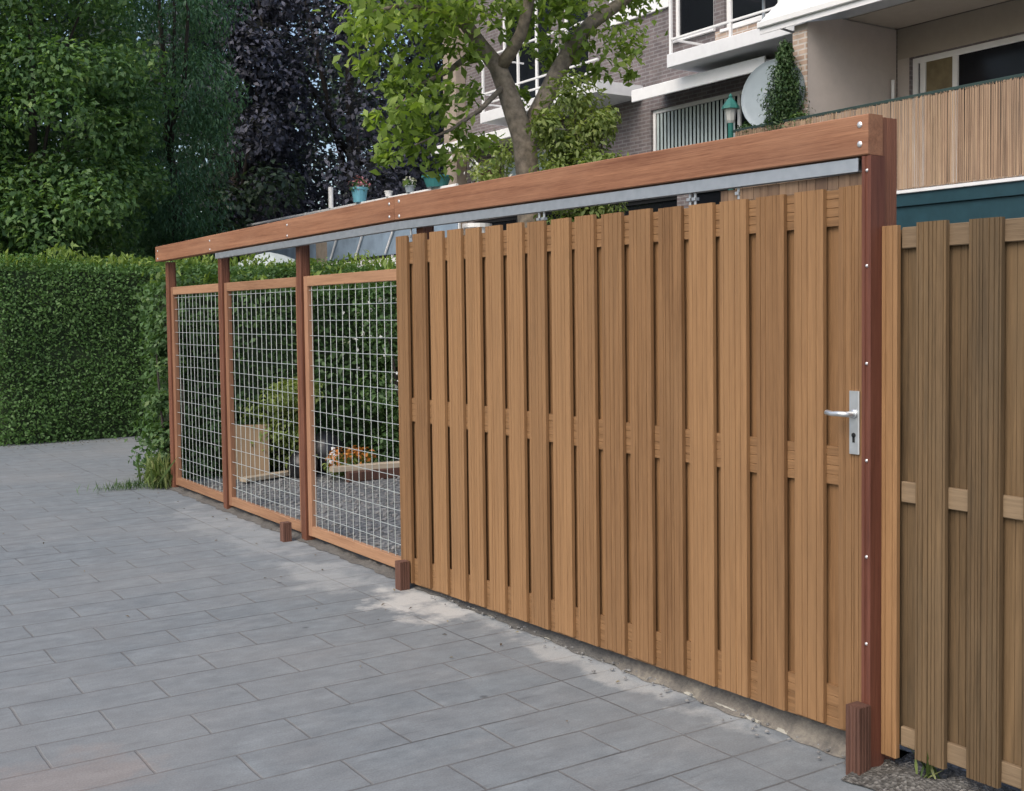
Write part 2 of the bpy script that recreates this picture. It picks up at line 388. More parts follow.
def tree(name, base, label, cat, height, crown_c, rad, nclump, cr, leaves, leaf, mat, trunk_r, bark='dark_bark', group=None, aspect=.55, droop=.3, limbs=14, shell=.55):
    root = thing(name, base, label, cat, group)
    b = Vector(base); top = Vector(crown_c)
    mb = MB(); mid = b.lerp(top, .55)+Vector((rng.normal()*.15, rng.normal()*.15, 0))
    tp = [b+Vector((0, 0, -.05)), b+Vector((0, 0, .25)), b.lerp(mid, .5), mid, mid.lerp(top, .6), top+Vector((0, 0, rad[2]*.5))]
    mb.tube(tp, [trunk_r*1.45, trunk_r*1.1, trunk_r*.95, trunk_r*.8, trunk_r*.55, trunk_r*.15], 10)
    cl = crown_clumps(crown_c, *rad, nclump, *cr)
    for p, r in cl[:limbs]:
        s0 = tp[2].lerp(tp[4], rng.random())
        mb.tube(limb_points(s0, p), [trunk_r*.32, trunk_r*.26, trunk_r*.2, trunk_r*.12, trunk_r*.05], 6)
    mb.build('trunk', bark, root, smooth=True)
    parts = []
    tot = sum(r*r for p, r in cl)
    for p, r in cl: parts.append(clump(p, r, max(8, int(leaves*r*r/tot)), leaf, aspect, shell, droop))
    leaf_mesh('crown', mat, parts, root)
    return root

# ------------------------------------------------------------------ setting: ground
g = MB(); g.quad((-400, -400, -.03), (400, -400, -.03), (400, 400, -.03), (-400, 400, -.03)); tag(g.build('ground', 'far_ground', recalc=False), kind='structure')
g = MB(); g.quad((-9, -6, 0), (-.3222, -6, 0), (-.3222, 24, 0), (-9, 24, 0)); tag(g.build('alley_paving', 'paver_field', recalc=False), kind='structure')
g = MB(); g.quad((-.3222, -6, 0), (.0, -6, 0), (.0, 10.62, 0), (-.3222, 10.62, 0)); tag(g.build('paving_border', 'paver_border', recalc=False), kind='structure')
g = MB(); g.quad((-.3222, 10.62, 0), (9, 10.62, 0), (9, 24, 0), (-.3222, 24, 0)); tag(g.build('side_path', 'paver_field', recalc=False), kind='structure')
# lumpy strip of sand and dirt under the gate
def lumpy(name, mat, x0, x1, y0, y1, nx, ny, amp, z=0.0, kind='structure', lift=None):
    xs = np.linspace(x0, x1, nx+1); ys = np.linspace(y0, y1, ny+1); vs = []; fs = []
    ph = rng.random(12)*6
    for y in ys:
        for x in xs:
            e = min((x-x0)/(x1-x0), (x1-x)/(x1-x0))*2
            h = amp*(.5+.25*math.sin(y*9+ph[0]+x*7)+.25*math.sin(y*23+ph[1])*math.cos(x*31+ph[2])+.15*rng.normal())*min(1, e*2.2)
            vs.append((x+(.012*math.sin(y*13+ph[3])+.008*math.sin(y*37) if x == x0 else 0), y, z+max(h, -.002)+(lift(y)*min(1, max(0, (x-x0-.01)/.06)) if lift else 0)))
    for j in range(ny):
        for i in range(nx): fs.append((j*(nx+1)+i, j*(nx+1)+i+1, (j+1)*(nx+1)+i+1, (j+1)*(nx+1)+i))
    mb = MB(); mb.add(vs, fs, .5); o = mb.build(name, mat, smooth=True, recalc=False); return tag(o, kind=kind)
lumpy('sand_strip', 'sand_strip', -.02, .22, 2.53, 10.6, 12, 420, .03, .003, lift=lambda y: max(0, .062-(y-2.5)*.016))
lumpy('soil_strip', 'soil', -.16, .22, -3, 2.515, 8, 150, .04, .006)
g = MB(); g.quad((.22, -6, .0), (9.06, -6, .0), (9.06, 10.6, .0), (.22, 10.6, .0)); tag(g.build('gravel_yard', 'gravel', recalc=False), kind='structure')
# pale mortar edge running along the last row of pavers
mb = MB()
y = 2.56
while y < 5.1:
    L = random.uniform(.12, .4); w = random.uniform(.012, .034); x = random.uniform(-.012, .004); hh = random.uniform(.006, .014)
    mb.prism([(x, .002), (x+w, .002), (x+w*.8, hh), (x+w*.25, hh)], 'y', y, y+L, fa=lambda p: (p[0]+random.uniform(-.006, .006), p[1]), fb=lambda p: (p[0]+random.uniform(-.006, .006), p[1])); y += L*random.uniform(.98, 1.1)
tag(mb.build('mortar_edge', 'pale_edge'), kind='structure')
# loose stones: countless
def pebbles(name, mat, n, fx, size):
    mb = MB(); ico = [(0, 0, 1), (.9, 0, .3), (.28, .85, .3), (-.73, .53, .3), (-.73, -.53, .3), (.28, -.85, .3), (.73, .53, -.35), (-.28, .85, -.35), (-.9, 0, -.35), (-.28, -.85, -.35), (.73, -.53, -.35)]
    fc = [(0, 1, 2), (0, 2, 3), (0, 3, 4), (0, 4, 5), (0, 5, 1), (1, 6, 2), (2, 6, 7), (2, 7, 3), (3, 7, 8), (3, 8, 4), (4, 8, 9), (4, 9, 5), (5, 9, 10), (5, 10, 1), (1, 10, 6)]
    for i in range(n):
        x, y, z = fx(); s = size*random.uniform(.4, 1.3); a = random.random()*6.28; sx, sy, sz = s*random.uniform(.7, 1.3), s*random.uniform(.7, 1.2), s*.65
        ca, sa = math.cos(a), math.sin(a)
        mb.add([(x+ca*p[0]*sx-sa*p[1]*sy, y+sa*p[0]*sx+ca*p[1]*sy, z+p[2]*sz) for p in ico], fc)
    return tag(mb.build(name, mat, recalc=False), 'small loose grey stones and grit', 'gravel', kind='stuff')
pebbles('yard_stones', 'pebble_stone', 2600, lambda: (random.uniform(.25, 4.2), random.uniform(6.0, 10.4), .006), .018)
pebbles('grit', 'pebble_stone', 700, lambda: (random.gauss(.03, .07), random.uniform(1.6, 5.6) if random.random() < .6 else random.uniform(1.9, 2.5), .012), .008)

n_ = 60; lx = np.where(rng.random(n_) < .6, -.25+rng.normal(size=n_)*.22, -3.5+rng.random(n_)*3.4); ly = 2.6+rng.random(n_)*8.0
hx = rng.random(120)*2.2-.6; lx = np.concatenate([lx, hx]); ly = np.concatenate([ly, 15.2-rng.random(120)**2*.5]); n_ = len(lx)
nn = rng.normal(size=(n_, 3))*.25+np.array([0, 0, 1])
leafmat('dry_leaf', (.06, .045, .03), (.16, .12, .07), (.26, .22, .12), .1)
tag(leaf_mesh('leaf_litter', 'dry_leaf', [(leaf_arrays(np.stack([lx, ly, np.full(n_, .008)], 1), nn, rng.normal(size=(n_, 3)), .012+.018*rng.random(n_), .5), rng.random(n_))], origin=(0, 0, 0)), 'scattered bits of dry leaf on the paving', 'litter', kind='stuff')
# ------------------------------------------------------------------ fence of mesh panels under a long beam
fence = thing('mesh_fence', (0.05, 7.4, 0), 'hardwood fence of wire mesh panels under a long red brown beam', 'fence')
POSTS = [2.556, 5.70, 7.44, 9.04, 10.45]
for i, py in enumerate(POSTS):
    mb = MB(); top = 2.244 if i == 0 else 2.10
    g_ = MB()
    # grooved post: profile with grooves on front and on the near side
    w = .045 if i == 0 else .038; x0, x1 = .014, (.104 if i == 0 else .082)
    pr = [(x0, py-w+.004)]
    for t in (.2, .4, .6, .8): yy = py-w+2*w*t; pr += [(x0, yy-.002), (x0+.003, yy), (x0, yy+.002)]
    pr += [(x0, py+w-.004), (x0+.004, py+w), (x1-.004, py+w), (x1, py+w-.004), (x1, py-w+.004), (x1-.004, py-w)]
    for t in (.8, .6, .4, .2): xx = x0+.09*t; pr += [(xx+.002, py-w), (xx, py-w+.003), (xx-.002, py-w)]
    pr += [(x0+.004, py-w)]
    mb.prism(pr, 'z', -.05, top)
    p = mb.build('post', 'post_wood', fence)
# two beams, spliced
def beam(y0, z0, y1, z1, h=.136):
    mb = MB(); a, b = -.06, .0125; c = .004
    pr = lambda z: [(a+c, z), (b, z), (b, z+h), (a+c, z+h), (a, z+h-c), (a, z+c)]
    n = 12
    for t in (0,):
        mb.prism([(p[0], p[1]) for p in pr(0)], 'y', y0, y1, fa=lambda p: (p[0], p[1]+z0), fb=lambda p: (p[0], p[1]+z1))
    return mb.build('beam', 'beam_wood', fence)
b1 = beam(2.50, 2.112, 5.858, 2.142); b2 = beam(5.862, 2.142, 10.53, 2.106)
def screws(parent, pts, r=.009):
    for x, y, z in pts: MB().lathe((x, y, z), [(r, 0), (r, .002), (r*.6, .005), (0, .006)], 10, (-1, 0, 0)).build('screw', 'screw_metal', parent)
screws(b1, [(-.06, 2.535, 2.15), (-.06, 2.535, 2.215), (-.06, 5.80, 2.16), (-.06, 5.80, 2.245)], .0105)
screws(b2, [(-.06, 5.92, 2.165), (-.06, 5.92, 2.24), (-.06, 7.44, 2.15), (-.06, 7.44, 2.225), (-.06, 9.04, 2.14), (-.06, 9.04, 2.21), (-.06, 10.46, 2.13), (-.06, 10.46, 2.20)], .009)
# galvanised sliding rail under the beam (open C section)
mb = MB(); pr = [(-.05, 0), (-.05, -.045), (-.035, -.045), (-.035, -.041), (-.046, -.041), (-.046, -.004), (-.012, -.004), (-.012, -.041), (-.023, -.041), (-.023, -.045), (-.008, -.045), (-.008, 0)]
mb.prism(pr, 'y', 2.55, 5.86, fa=lambda p: (p[0], p[1]+2.106), fb=lambda p: (p[0], p[1]+2.132))
mb.prism(pr, 'y', 5.86, 8.95, fa=lambda p: (p[0], p[1]+2.132), fb=lambda p: (p[0], p[1]+2.106))
rail = mb.build('sliding_rail', 'galvanised', fence)
# stop post below the near end of the beam
mb = MB(); py = 2.5095; w = .0185
pr = [(-.058, py-w), (-.058, py-.007), (-.053, py-.005), (-.053, py+.005), (-.058, py+.007), (-.058, py+w), (.0125, py+w), (.0125, py-w)]
mb.prism(pr, 'z', -.02, 2.109)
sp = mb.build('stop_post', 'dark_post_wood', fence)
screws(sp, [(-.0535, py, z) for z in (.45, .75, 1.08, 1.41, 1.74, 2.06)], .006)
# mesh panels
def mesh_panel(y0, y1):
    x0, x1 = .034, .076; fw = .058; z0, z1 = .045, 1.868
    mb = MB(); r = .0022; xm = .055
    yy = y0+.09
    while yy < y1-.06:
        j = rng.normal()*.003
        mb.tube([(xm, yy, z0+.05), (xm+rng.normal()*.003, yy+j, (z0+z1)/2), (xm, yy, z1-.05)], r, 5); yy += .098
    zz = z0+.15
    while zz < z1-.08:
        mb.tube([(xm-.0045, y0+.045, zz), (xm-.0045+rng.normal()*.004, (y0+y1)/2, zz+rng.normal()*.004), (xm-.0045, y1-.045, zz)], r, 5); zz += .105
    p = mb.build('mesh_panel', 'wire', fence)
    for a in (y0, y1-fw): MB().box(x0, x1, a, a+fw, z0, z1, 'z').build('stile', 'frame_wood_v', p)
    for a in (z0, z1-.07): MB().box(x0+.001, x1-.001, y0+fw, y1-fw, a, a+.07, 'y').build('rail', 'frame_wood_h', p)
mesh_panel(5.75, 7.398); mesh_panel(7.482, 8.998); mesh_panel(9.082, 10.408)

# ------------------------------------------------------------------ sliding gate
NEAR = [5.739, 5.531, 5.336, 5.143, 4.960, 4.762, 4.571, 4.387, 4.190, 4.005, 3.812, 3.623, 3.434, 3.253, 3.074, 2.885, 2.702]
gate = thing('sliding_gate', (-.03, 4.2, 0), 'wide wooden sliding gate of vertical overlapping boards with steel lever handle', 'gate')
def gbot(y): return .122-(y-2.55)*.026
GX = -.052
edges = []
for i, n_ in enumerate(NEAR):
    far = 5.867 if i == 0 else n_+.136+random.uniform(-.004, .004)
    edges.append((n_, far))
edges.append((2.5305, 2.634))
for lo, hi in edges:
    zt = 2.046-.030*max(0, min(1, (5.4-lo)/2.4))+random.uniform(-.002, .002)
    MB().board(GX, lo, hi, gbot((lo+hi)/2)+random.uniform(-.004, .004), zt, .02, random.choice((3, 4, 4, 5))).build('front_board', 'gate_wood', gate)
for i in range(len(edges)-1):
    hi = edges[i][0]+.052; lo = edges[i+1][1]-.052
    MB().board(-.0145, lo, hi, gbot((lo+hi)/2)+.02, 2.0, .016, 2).build('back_board', 'gate_wood', gate)
for z0, z1 in ((None, .262), (.978, 1.112), (1.885, 2.010)):
    mb = MB(); a, b = GX+.0212, -.0155; lo, hi = 2.55, 5.84
    if z0 is None: fa = lambda p: (p[0], p[1]+gbot(lo)-.012); fbk = lambda p: (p[0], p[1]+gbot(hi)-.012); h = .15
    else: fa = fbk = (lambda zz: (lambda p: (p[0], p[1]+zz)))(z0); h = z1-z0
    pr = [(a, 0), (b, 0), (b, h)]
    for t in (.8, .6, .4, .2): pr += [(a, h*t+.003), (a+.004, h*t), (a, h*t-.003)] if True else []
    pr = [(a, 0), (b, 0), (b, h), (a, h)]
    for t in (.75, .5, .25): pr += [(a, h*t+.002), (a+.003, h*t), (a, h*t-.002)]
    mb.prism(pr, 'y', lo, hi, fa=fa, fb=fbk)
    mb.build('rail', 'rail_wood', gate)
# weathered capping strip behind the near end of the gate
mb = MB(); yy = 2.545
while yy < 3.22: 
    w = random.uniform(.03, .06); mb.box(-.03, -.02, yy, yy+w-.002, 2.013, 2.059, 'z', .001); yy += w
mb.build('weathered_strip', 'weathered_wood', gate)
# roller hangers
for yh in (3.37, 3.40, 3.13, 4.41, 4.45, 5.72):
    mb = MB(); mb.tube([(-.029, yh, 2.02), (-.029, yh, 2.085)], .006, 8); mb.box(-.042, -.016, yh-.009, yh+.009, 2.036, 2.048, 'z', .001)
    mb.build('roller_hanger', 'galvanised', gate)
# handle
mb = MB()
yc = 2.559; hw = .021; z0, z1 = 1.098, 1.315
pr = []
for a in range(0, 360, 30):
    pr.append((yc+math.copysign(1, math.cos(math.radians(a)))*(hw-.006)+math.cos(math.radians(a))*.006, (z1-.006 if math.sin(math.radians(a)) > 0.01 else z0+.006)+math.sin(math.radians(a))*.006))
pl = MB().box(GX-.009, GX-.0005, yc-hw, yc+hw, z0, z1, 'z', .003).build('handle_plate', 'handle_metal', gate)
hx = GX-.009
mb = MB(); mb.tube([(hx+.002, yc, 1.236), (hx-.03, yc, 1.236), (hx-.043, yc+.008, 1.237), (hx-.047, yc+.03, 1.238), (hx-.046, yc+.052, 1.236), (hx-.044, yc+.080, 1.239), (hx-.040, yc+.086, 1.24)], [.011, .010, .010, .0095, .009, .0095, .006], 12)
mb.lathe((hx, yc, 1.236), [(.016, 0), (.016, .005), (.012, .007)], 16, (-1, 0, 0))
mb.build('lever', 'handle_metal', pl, smooth=True)
mb = MB(); mb.lathe((hx, yc, 1.163), [(.0085, 0), (.0085, .0015)], 16, (-1, 0, 0)); mb.box(hx-.0015, hx-.0002, yc-.005, yc+.005, 1.138, 1.16, 'z', .001)
mb.build('keyhole', 'keyhole_black', pl)

# ------------------------------------------------------------------ guide stumps
def stump(x, y, h, w, label):
    mb = MB(); a = w/2
    pr = [(x-a, y-a)]
    for t in (.25, .5, .75): pr += [(x-a+w*t-.003, y-a), (x-a+w*t, y-a+.005), (x-a+w*t+.003, y-a)]
    pr += [(x+a, y-a), (x+a, y+a), (x-a, y+a)]
    for t in (.75, .5, .25): pr += [(x-a, y-a+w*t+.003), (x-a+.005, y-a+w*t), (x-a, y-a+w*t-.003)]
    mb.prism(pr, 'z', -.03, h)
    return tag(mb.build('guide_post', 'stump_wood', origin=(x, y, 0)), label, 'guide post', 'short wooden guide posts at the fence foot')
stump(-.093, 2.512, .245, .058, 'short dark wooden stump at the handle end of the sliding gate')
stump(-.093, 5.775, .165, .062, 'short dark wooden stump where sliding gate meets the mesh panels')
stump(-.09, 7.51, .135, .062, 'short dark wooden stump in front of the mesh panels, farthest along the fence')

# ------------------------------------------------------------------ neighbour fence
nf = thing('board_fence', (0, 1.4, 0), 'older greyish brown board fence beside the newer gate', 'fence')
mb = MB(); mb.board(-.005, 2.428, 2.4905, .065, 1.873, .02, 2, .8)
ob = mb.build('end_board', 'gate_wood', nf); ob['label'] = 'newer orange brown end board'
fe = []
y = 2.225
mb = MB()
e0 = [(2.246, 2.358), (2.052, 2.164), (1.862, 1.974)]
yy = 1.674
while yy > -2.4: e0.append((yy, yy+.124)); yy -= .188
for lo, hi in e0: MB().board(.0, lo, hi, .09+random.uniform(-.006, .006), 1.873+random.uniform(-.005, .004), .02, 7, gw=.0022, gd=.0045).build('front_board', 'old_wood', nf)
pe = 2.45
for lo, hi in e0: MB().board(.040, hi-.04, pe+.04, .10, 1.86, .018, 4).build('back_board', 'old_wood', nf); pe = lo
for z0, z1 in ((.105, .172), (.942, 1.012), (1.795, 1.866)):
    MB().box(.0212, .0395, -2.4, 2.427, z0, z1, 'y', .003).build('rail', 'old_rail_wood', nf)
for yp in (-2.2, -.3, 1.0): MB().box(.061, .15, yp, yp+.09, -.03, 1.9).build('post', 'post_wood', nf)
# ------------------------------------------------------------------ apartment building
XF = XF_B
bld = thing('apartment_building', (9.05, 10, 0), 'dark brick apartment block with white balconies and awnings behind the garden', 'building')
FX = 9.05
def wall_open(name, mat, x, y0, y1, z0, z1, ops, depth=.16, parent=bld):
    ys = sorted({y0, y1, *[o[0] for o in ops], *[o[1] for o in ops]}); zs = sorted({z0, z1, *[o[2] for o in ops], *[o[3] for o in ops]})
    mb = MB()
    for a, b in zip(ys, ys[1:]):
        for c, d in zip(zs, zs[1:]):
            my, mz = (a+b)/2, (c+d)/2
            if any(o[0] < my < o[1] and o[2] < mz < o[3] for o in ops): continue
            mb.quad((x, a, c), (x, b, c), (x, b, d), (x, a, d), tone=.5)
    for a, b, c, d in ops:
        mb.quad((x, a, c), (x+depth, a, c), (x+depth, a, d), (x, a, d), tone=.5); mb.quad((x, b, c), (x+depth, b, c), (x+depth, b, d), (x, b, d), tone=.5)
        mb.quad((x, a, c), (x+depth, a, c), (x+depth, b, c), (x, b, c), tone=.5); mb.quad((x, a, d), (x+depth, a, d), (x+depth, b, d), (x, b, d), tone=.5)
    return mb, mb.build(name, mat, parent, recalc=False)
def window(y0, y1, z0, z1, mull=(), x=FX, frame='white_paint', glass='dark_glass', fw=.06, inner=None):
    mb = MB(); a, b = x+.05, x+.11
    mb.box(a, b, y0, y0+fw, z0, z1, 'z'); mb.box(a, b, y1-fw, y1, z0, z1, 'z')
    mb.box(a, b, y0+fw, y1-fw, z0, z0+fw, 'y'); mb.box(a, b, y0+fw, y1-fw, z1-fw, z1, 'y')
    for m in mull: mb.box(a+.004, b-.004, m-fw*.5, m+fw*.5, z0+fw, z1-fw, 'z')
    w = mb.build('window', frame, bld)
    MB().box(x+.085, x+.095, y0+fw*.5, y1-fw*.5, z0+fw*.5, z1-fw*.5, 'z', 0).build('pane', glass, w)
    MB().box(x-.05, x+.06, y0-.04, y1+.04, z0-.05, z0-.003, 'y', .004).build('sill', frame, w)
    return w
W_BL = (11.35, 14.12, 3.75, 4.97); W_R = (5.9, 9.16, 3.02, 4.86); W_U1 = (12.66, 13.56, 5.98, 7.7); W_U2 = (10.4, 12.44, 5.92, 7.7)
W_UL = (16.85, 18.5, 5.62, 7.5); W_UL2 = (15.75, 16.5, 5.62, 7.5); W_LL = (16.9, 18.5, 3.85, 4.75); W_D1 = (10.9, 13.2, 2.55, 3.60); W_D2 = (13.5, 16.3, 2.55, 3.55); W_D3 = (18.75, 19.55, 3.85, 4.7); W_D4 = (16.6, 19.6, 2.5, 3.58)
ops = [W_BL, W_R, W_U1, W_U2, W_UL, W_UL2, W_LL, W_D1, W_D2, W_D3, W_D4]
wall_open('wall', 'grey_brick', FX, -4, 20.3, 0, 10.5, ops)
mb = MB(); mb.box(FX+.3, FX+9, -4, 20.3, 0, 10.45, 'z', 0); mb.build('inner_block', 'dark_interior', bld)
mb = MB(); mb.quad((FX, 20.3, 0), (FX+9.1, 20.3, 0), (FX+9.1, 20.3, 10.5), (FX, 20.3, 10.5), tone=.5); mb.quad((FX, -4, 0), (FX+9.1, -4, 0), (FX+9.1, -4, 10.5), (FX, -4, 10.5), tone=.5); mb.build('end_wall', 'grey_brick', bld, recalc=False)
MB().box(FX-.25, FX+9.2, -4.2, 20.5, 10.5, 10.75, 'y', .01).build('roof', 'white_slab', bld)
w = window(*W_BL, mull=(12.2,)); 
mb = MB(); yy = 12.28
while yy < 14.0: mb.box(FX+.055, FX+.06, yy, yy+.05, 3.83, 4.9, 'z', 0); yy += .085
mb.build('vertical_blind', 'blind_slat', w)
w = window(*W_R, mull=(8.56, 9.02), glass='dark_glass', fw=.07)
MB().box(FX+.078, FX+.083, 8.60, 8.98, 3.1, 4.8, 'z', 0).build('curtain', 'curtain', w)
window(*W_U1); window(*W_U2, mull=(11.4,)); window(*W_UL, mull=(17.4,)); window(*W_UL2); window(*W_LL, mull=(17.5,), glass='pale_blue_glass'); window(*W_D1, frame='black_frame', mull=(12,)); window(*W_D2, frame='black_frame', mull=(14.9,)); window(*W_D3, glass='pale_blue_glass'); window(*W_D4, frame='black_frame', mull=(18.1,))
# painted surround of the sheltered balcony (beige) and of the white siding above
MB().box(FX-.012, FX-.002, 9.17, 9.34, 2.96, 5.24, 'z', 0).build('painted_wall', 'beige_paint', bld)
MB().box(FX-.014, FX-.002, 4.0, 9.34, 4.87, 5.25, 'y', 0).build('painted_wall', 'shaded_beige', bld)  # wall above the window, its shade put into the darker beige
MB().box(FX-.014, FX-.002, 2.0, 5.89, 2.96, 4.868, 'y', 0).build('painted_wall', 'beige_paint', bld)
MB().box(FX-.05, FX-.003, 13.62, 15.1, 6.52, 10.4, 'z', .004).build('white_siding', 'white_paint', bld)
MB().box(FX-.045, FX-.003, 10.3, 13.6, 7.72, 10.4, 'z', .004).build('white_siding', 'white_paint', bld)
MB().box(FX-.03, FX-.003, 9.6, 12.6, 5.47, 5.9, 'y', .003).build('brick_apron', 'red_brick', bld)
MB().box(FX-.04, FX-.004, 18.55, 19.3, 3.9, 4.55, 'z', .003).build('brown_panel', 'brown_panel', bld)
MB().box(FX-.04, FX-.004, 16.55, 19.0, 5.02, 5.2, 'y', .003).build('brown_panel', 'brown_panel', bld)
MB().box(FX-.06, FX-.004, 15.6, 18.3, 3.60, 3.73, 'y', .003).build('pale_lintel', 'pier_concrete', bld)
MB().box(8.80, FX-.003, 19.8, 20.28, 0, 7.75, 'z', .01).build('pier', 'pier_concrete', bld)
# partition wall with brick front edge
pt = MB().prism([(7.42, 2.96), (FX-.02, 2.96), (FX-.02, 5.255), (8.0, 5.255), (7.42, 5.14)], 'y', 9.35, 9.56).build('partition', 'beige_paint', bld)
MB().box(7.395, 7.417, 9.345, 9.565, 2.96, 5.05, 'z', .002).build('brick_edge', 'red_brick', pt)
MB().tube([(8.9, 9.3, 2.96), (8.9, 9.3, 4.6)], .02, 8).build('drainpipe', 'white_paint', bld)
# balconies: slab + railing
def balcony(y0, y1, x0, z0, z1, rails, step, posth, mat='white_slab', postmat='white_paint'):
    s_ = MB().box(x0, FX-.002, y0, y1, z0, z1, 'y', .008).build('balcony_slab', mat, bld)
    mb = MB(); yy = y1-.03
    while yy > y0:
        mb.box(x0+.03, x0+.07, yy-.02, yy+.02, z1+.001, z1+posth, 'z'); yy -= step
    for zr in rails: mb.box(x0+.032, x0+.066, y0+.02, y1-.06, z1+zr, z1+zr+.03, 'y', .002); mb.box(x0+.1, FX-.01, y1-.05, y1-.02, z1+zr, z1+zr+.03, 'x', .002)
    mb.build('railing', postmat, s_); return s_
balcony(-2, 12.63, 8.1, 5.275, 5.47, (.2, 1.0), 1.22, 1.02)
balcony(14.3, 17.75, 8.1, 5.205, 5.40, (.14, .32, .98), 1.15, 1.0)
# awnings
def awning(y0, y1, x0, zf, zb, hv=.13, under=True):
    mb = MB(); n = 10
    mb.prism([(x0, zf), (x0+.06, zf), (FX-.02, zb-.02), (FX-.02, zb), (x0+.06, zf+hv*.5), (x0, zf+hv*.5)], 'y', y0, y1)
    a = mb.build('awning', 'awning_cloth', bld)
    MB().prism([(x0+.01, zf-.012), (x0+.06, zf-.012), (FX-.02, zb-.034), (FX-.02, zb-.024), (x0+.06, zf-.003), (x0+.01, zf-.003)], 'y', y0+.01, y1-.01).build('shaded_underside', 'shaded_beige', a)  # added sheet: the cloth's shaded underside painted as brownish beige
    mb = MB(); mb.box(x0-.03, x0-.002, y0-.01, y1+.01, zf-hv*.5, zf+hv*.75, 'y', .012); mb.build('awning_bar', 'white_paint', a)
    return a
awning(11.0, 13.78, 8.42, 5.06, 5.24, .15)
a_ = MB().prism([(7.32, 5.12), (7.335, 5.12), (7.345, 5.262), (8.09, 5.93), (8.08, 5.945), (7.325, 5.275)], 'y', 3.0, 10.03).build('awning', 'awning_cloth', bld)
MB().box(7.285, 7.318, 2.99, 10.04, 5.19, 5.27, 'y', .012).build('awning_bar', 'white_paint', a_)
for ya in (4.0, 7.0, 9.9): MB().tube([(7.36, ya, 5.22), (7.75, ya, 5.18), (8.12, ya, 5.30)], .015, 6).build('awning_arm', 'white_paint', a_)
MB().box(8.105, FX-.02, 0, 9.34, 5.262, 5.272, 'y', 0).build('soffit', 'shaded_beige', bld)  # ceiling shade is part of this beige
awning(16.4, 19.7, 8.2, 4.92, 5.0, .14)
# ground floor extension carrying the sheltered terrace
MB().box(7.12, FX-.003, 0, 10.24, 2.955, 3.0, 'y', .004).build('terrace_floor', 'white_slab', bld)
MB().box(7.06, 7.118, 0, 10.245, 2.935, 2.97, 'y', .004).build('terrace_edge', 'white_slab', bld)
MB().box(7.085, FX-.01, 0, 10.24, 2.80, 2.934, 'y', .004).build('fascia', 'teal_paint', bld)
MB().box(7.115, FX-.02, 0, 10.23, 2.35, 2.798, 'y', .004).build('fascia', 'teal_paint', bld)
MB().box(7.15, FX-.03, 0, 10.2, 0, 2.348, 'y', .004).build('extension_wall', 'brown_brick', bld)
for a in (1.2, 4.2, 7.2):
    w = MB().box(7.135, 7.149, a, a+2.3, .1, 2.2, 'z', .003).build('window', 'black_frame', bld); MB().box(7.125, 7.134, a+.08, a+2.22, .18, 2.12, 'z', 0).build('pane', 'dark_glass', w)
mb = MB(); mb.box(7.09, 7.13, 0, 10.26, 3.93, 3.965, 'y', .004)
yy = 10.22
while yy > 0: mb.box(7.125, 7.16, yy-.02, yy+.02, 3.001, 3.93, 'z'); yy -= 1.5
mb.box(7.14, FX-.02, 10.22, 10.25, 3.93, 3.96, 'x'); mb.build('terrace_railing', 'dark_green_paint', bld)
# reed screen tied to the terrace railing
mb = MB(); yy = .0
while yy < 10.2:
    w = random.uniform(.0045, .008); x = 7.075+random.uniform(-.006, .006); z0 = 2.975+random.uniform(0, .012); z1 = 3.925+random.uniform(-.02, .012); l = random.uniform(-.006, .006)
    mb.prism([(x, yy), (x-w*.5, yy+w*.5), (x, yy+w), (x+w*.4, yy+w*.5)], 'z', z0, z1, fb=lambda p: (p[0], p[1]+l)); yy += w*.93
tag(mb.build('reed_screen', 'reed', origin=(7.075, 5.1, 2.97)), 'tan reed screen along the terrace railing under the beige balcony', 'screen')

# far terrace wing
wing = thing('terrace_wing', (9.5, 21.8, 0), 'low terrace wing with white edge and blue grey railing panels beyond the garden', 'building')
MB().box(7.1, 11.5, 16.9, 27, 2.64, 2.80, 'y', .006).build('slab', 'white_slab', wing)
MB().box(7.5, 11.4, 20.6, 26.9, 0, 2.638, 'z', 0).build('wall', 'brown_brick', wing)
MB().box(7.45, 7.498, 17.2, 20.55, .1, 2.5, 'z', 0).build('glazing', 'dark_glass', wing)
MB().box(7.44, 7.498, 21.2, 23.2, .8, 2.3, 'z', 0).build('window', 'dark_glass', wing)
MB().box(9.4, 9.6, 20.4, 26.9, 2.802, 3.75, 'z', 0).build('back_wall', 'dark_interior', wing)
MB().box(7.15, 7.35, 22.4, 23.0, 2.802, 3.72, 'z', .005).build('pillar', 'pier_concrete', wing)
mb = MB(); mb.box(7.13, 7.16, 17.0, 22.38, 2.87, 3.36, 'y', .003); mb.box(7.13, 7.16, 23.02, 26.9, 2.87, 3.36, 'y', .003); mb.build('railing_panel', 'terrace_panel', wing)
mb = MB(); mb.box(7.09, 7.14, 16.95, 26.95, 3.93, 3.975, 'y', .004)
yy = 17.0
while yy < 27: mb.box(7.15, 7.19, yy-.02, yy+.02, 2.802, 3.93); yy += 1.25
for a in (17.6, 18.9, 20.2, 21.4): mb.tube([(7.10, a+.75, 2.9), (7.10, a, 3.85)], .02, 6)
mb.build('railing', 'white_paint', wing)
MB().tube([(7.12, 22.12, 3.978), (7.12, 22.12, 4.42)], .05, 10).build('vent_pipe', 'white_paint', wing)

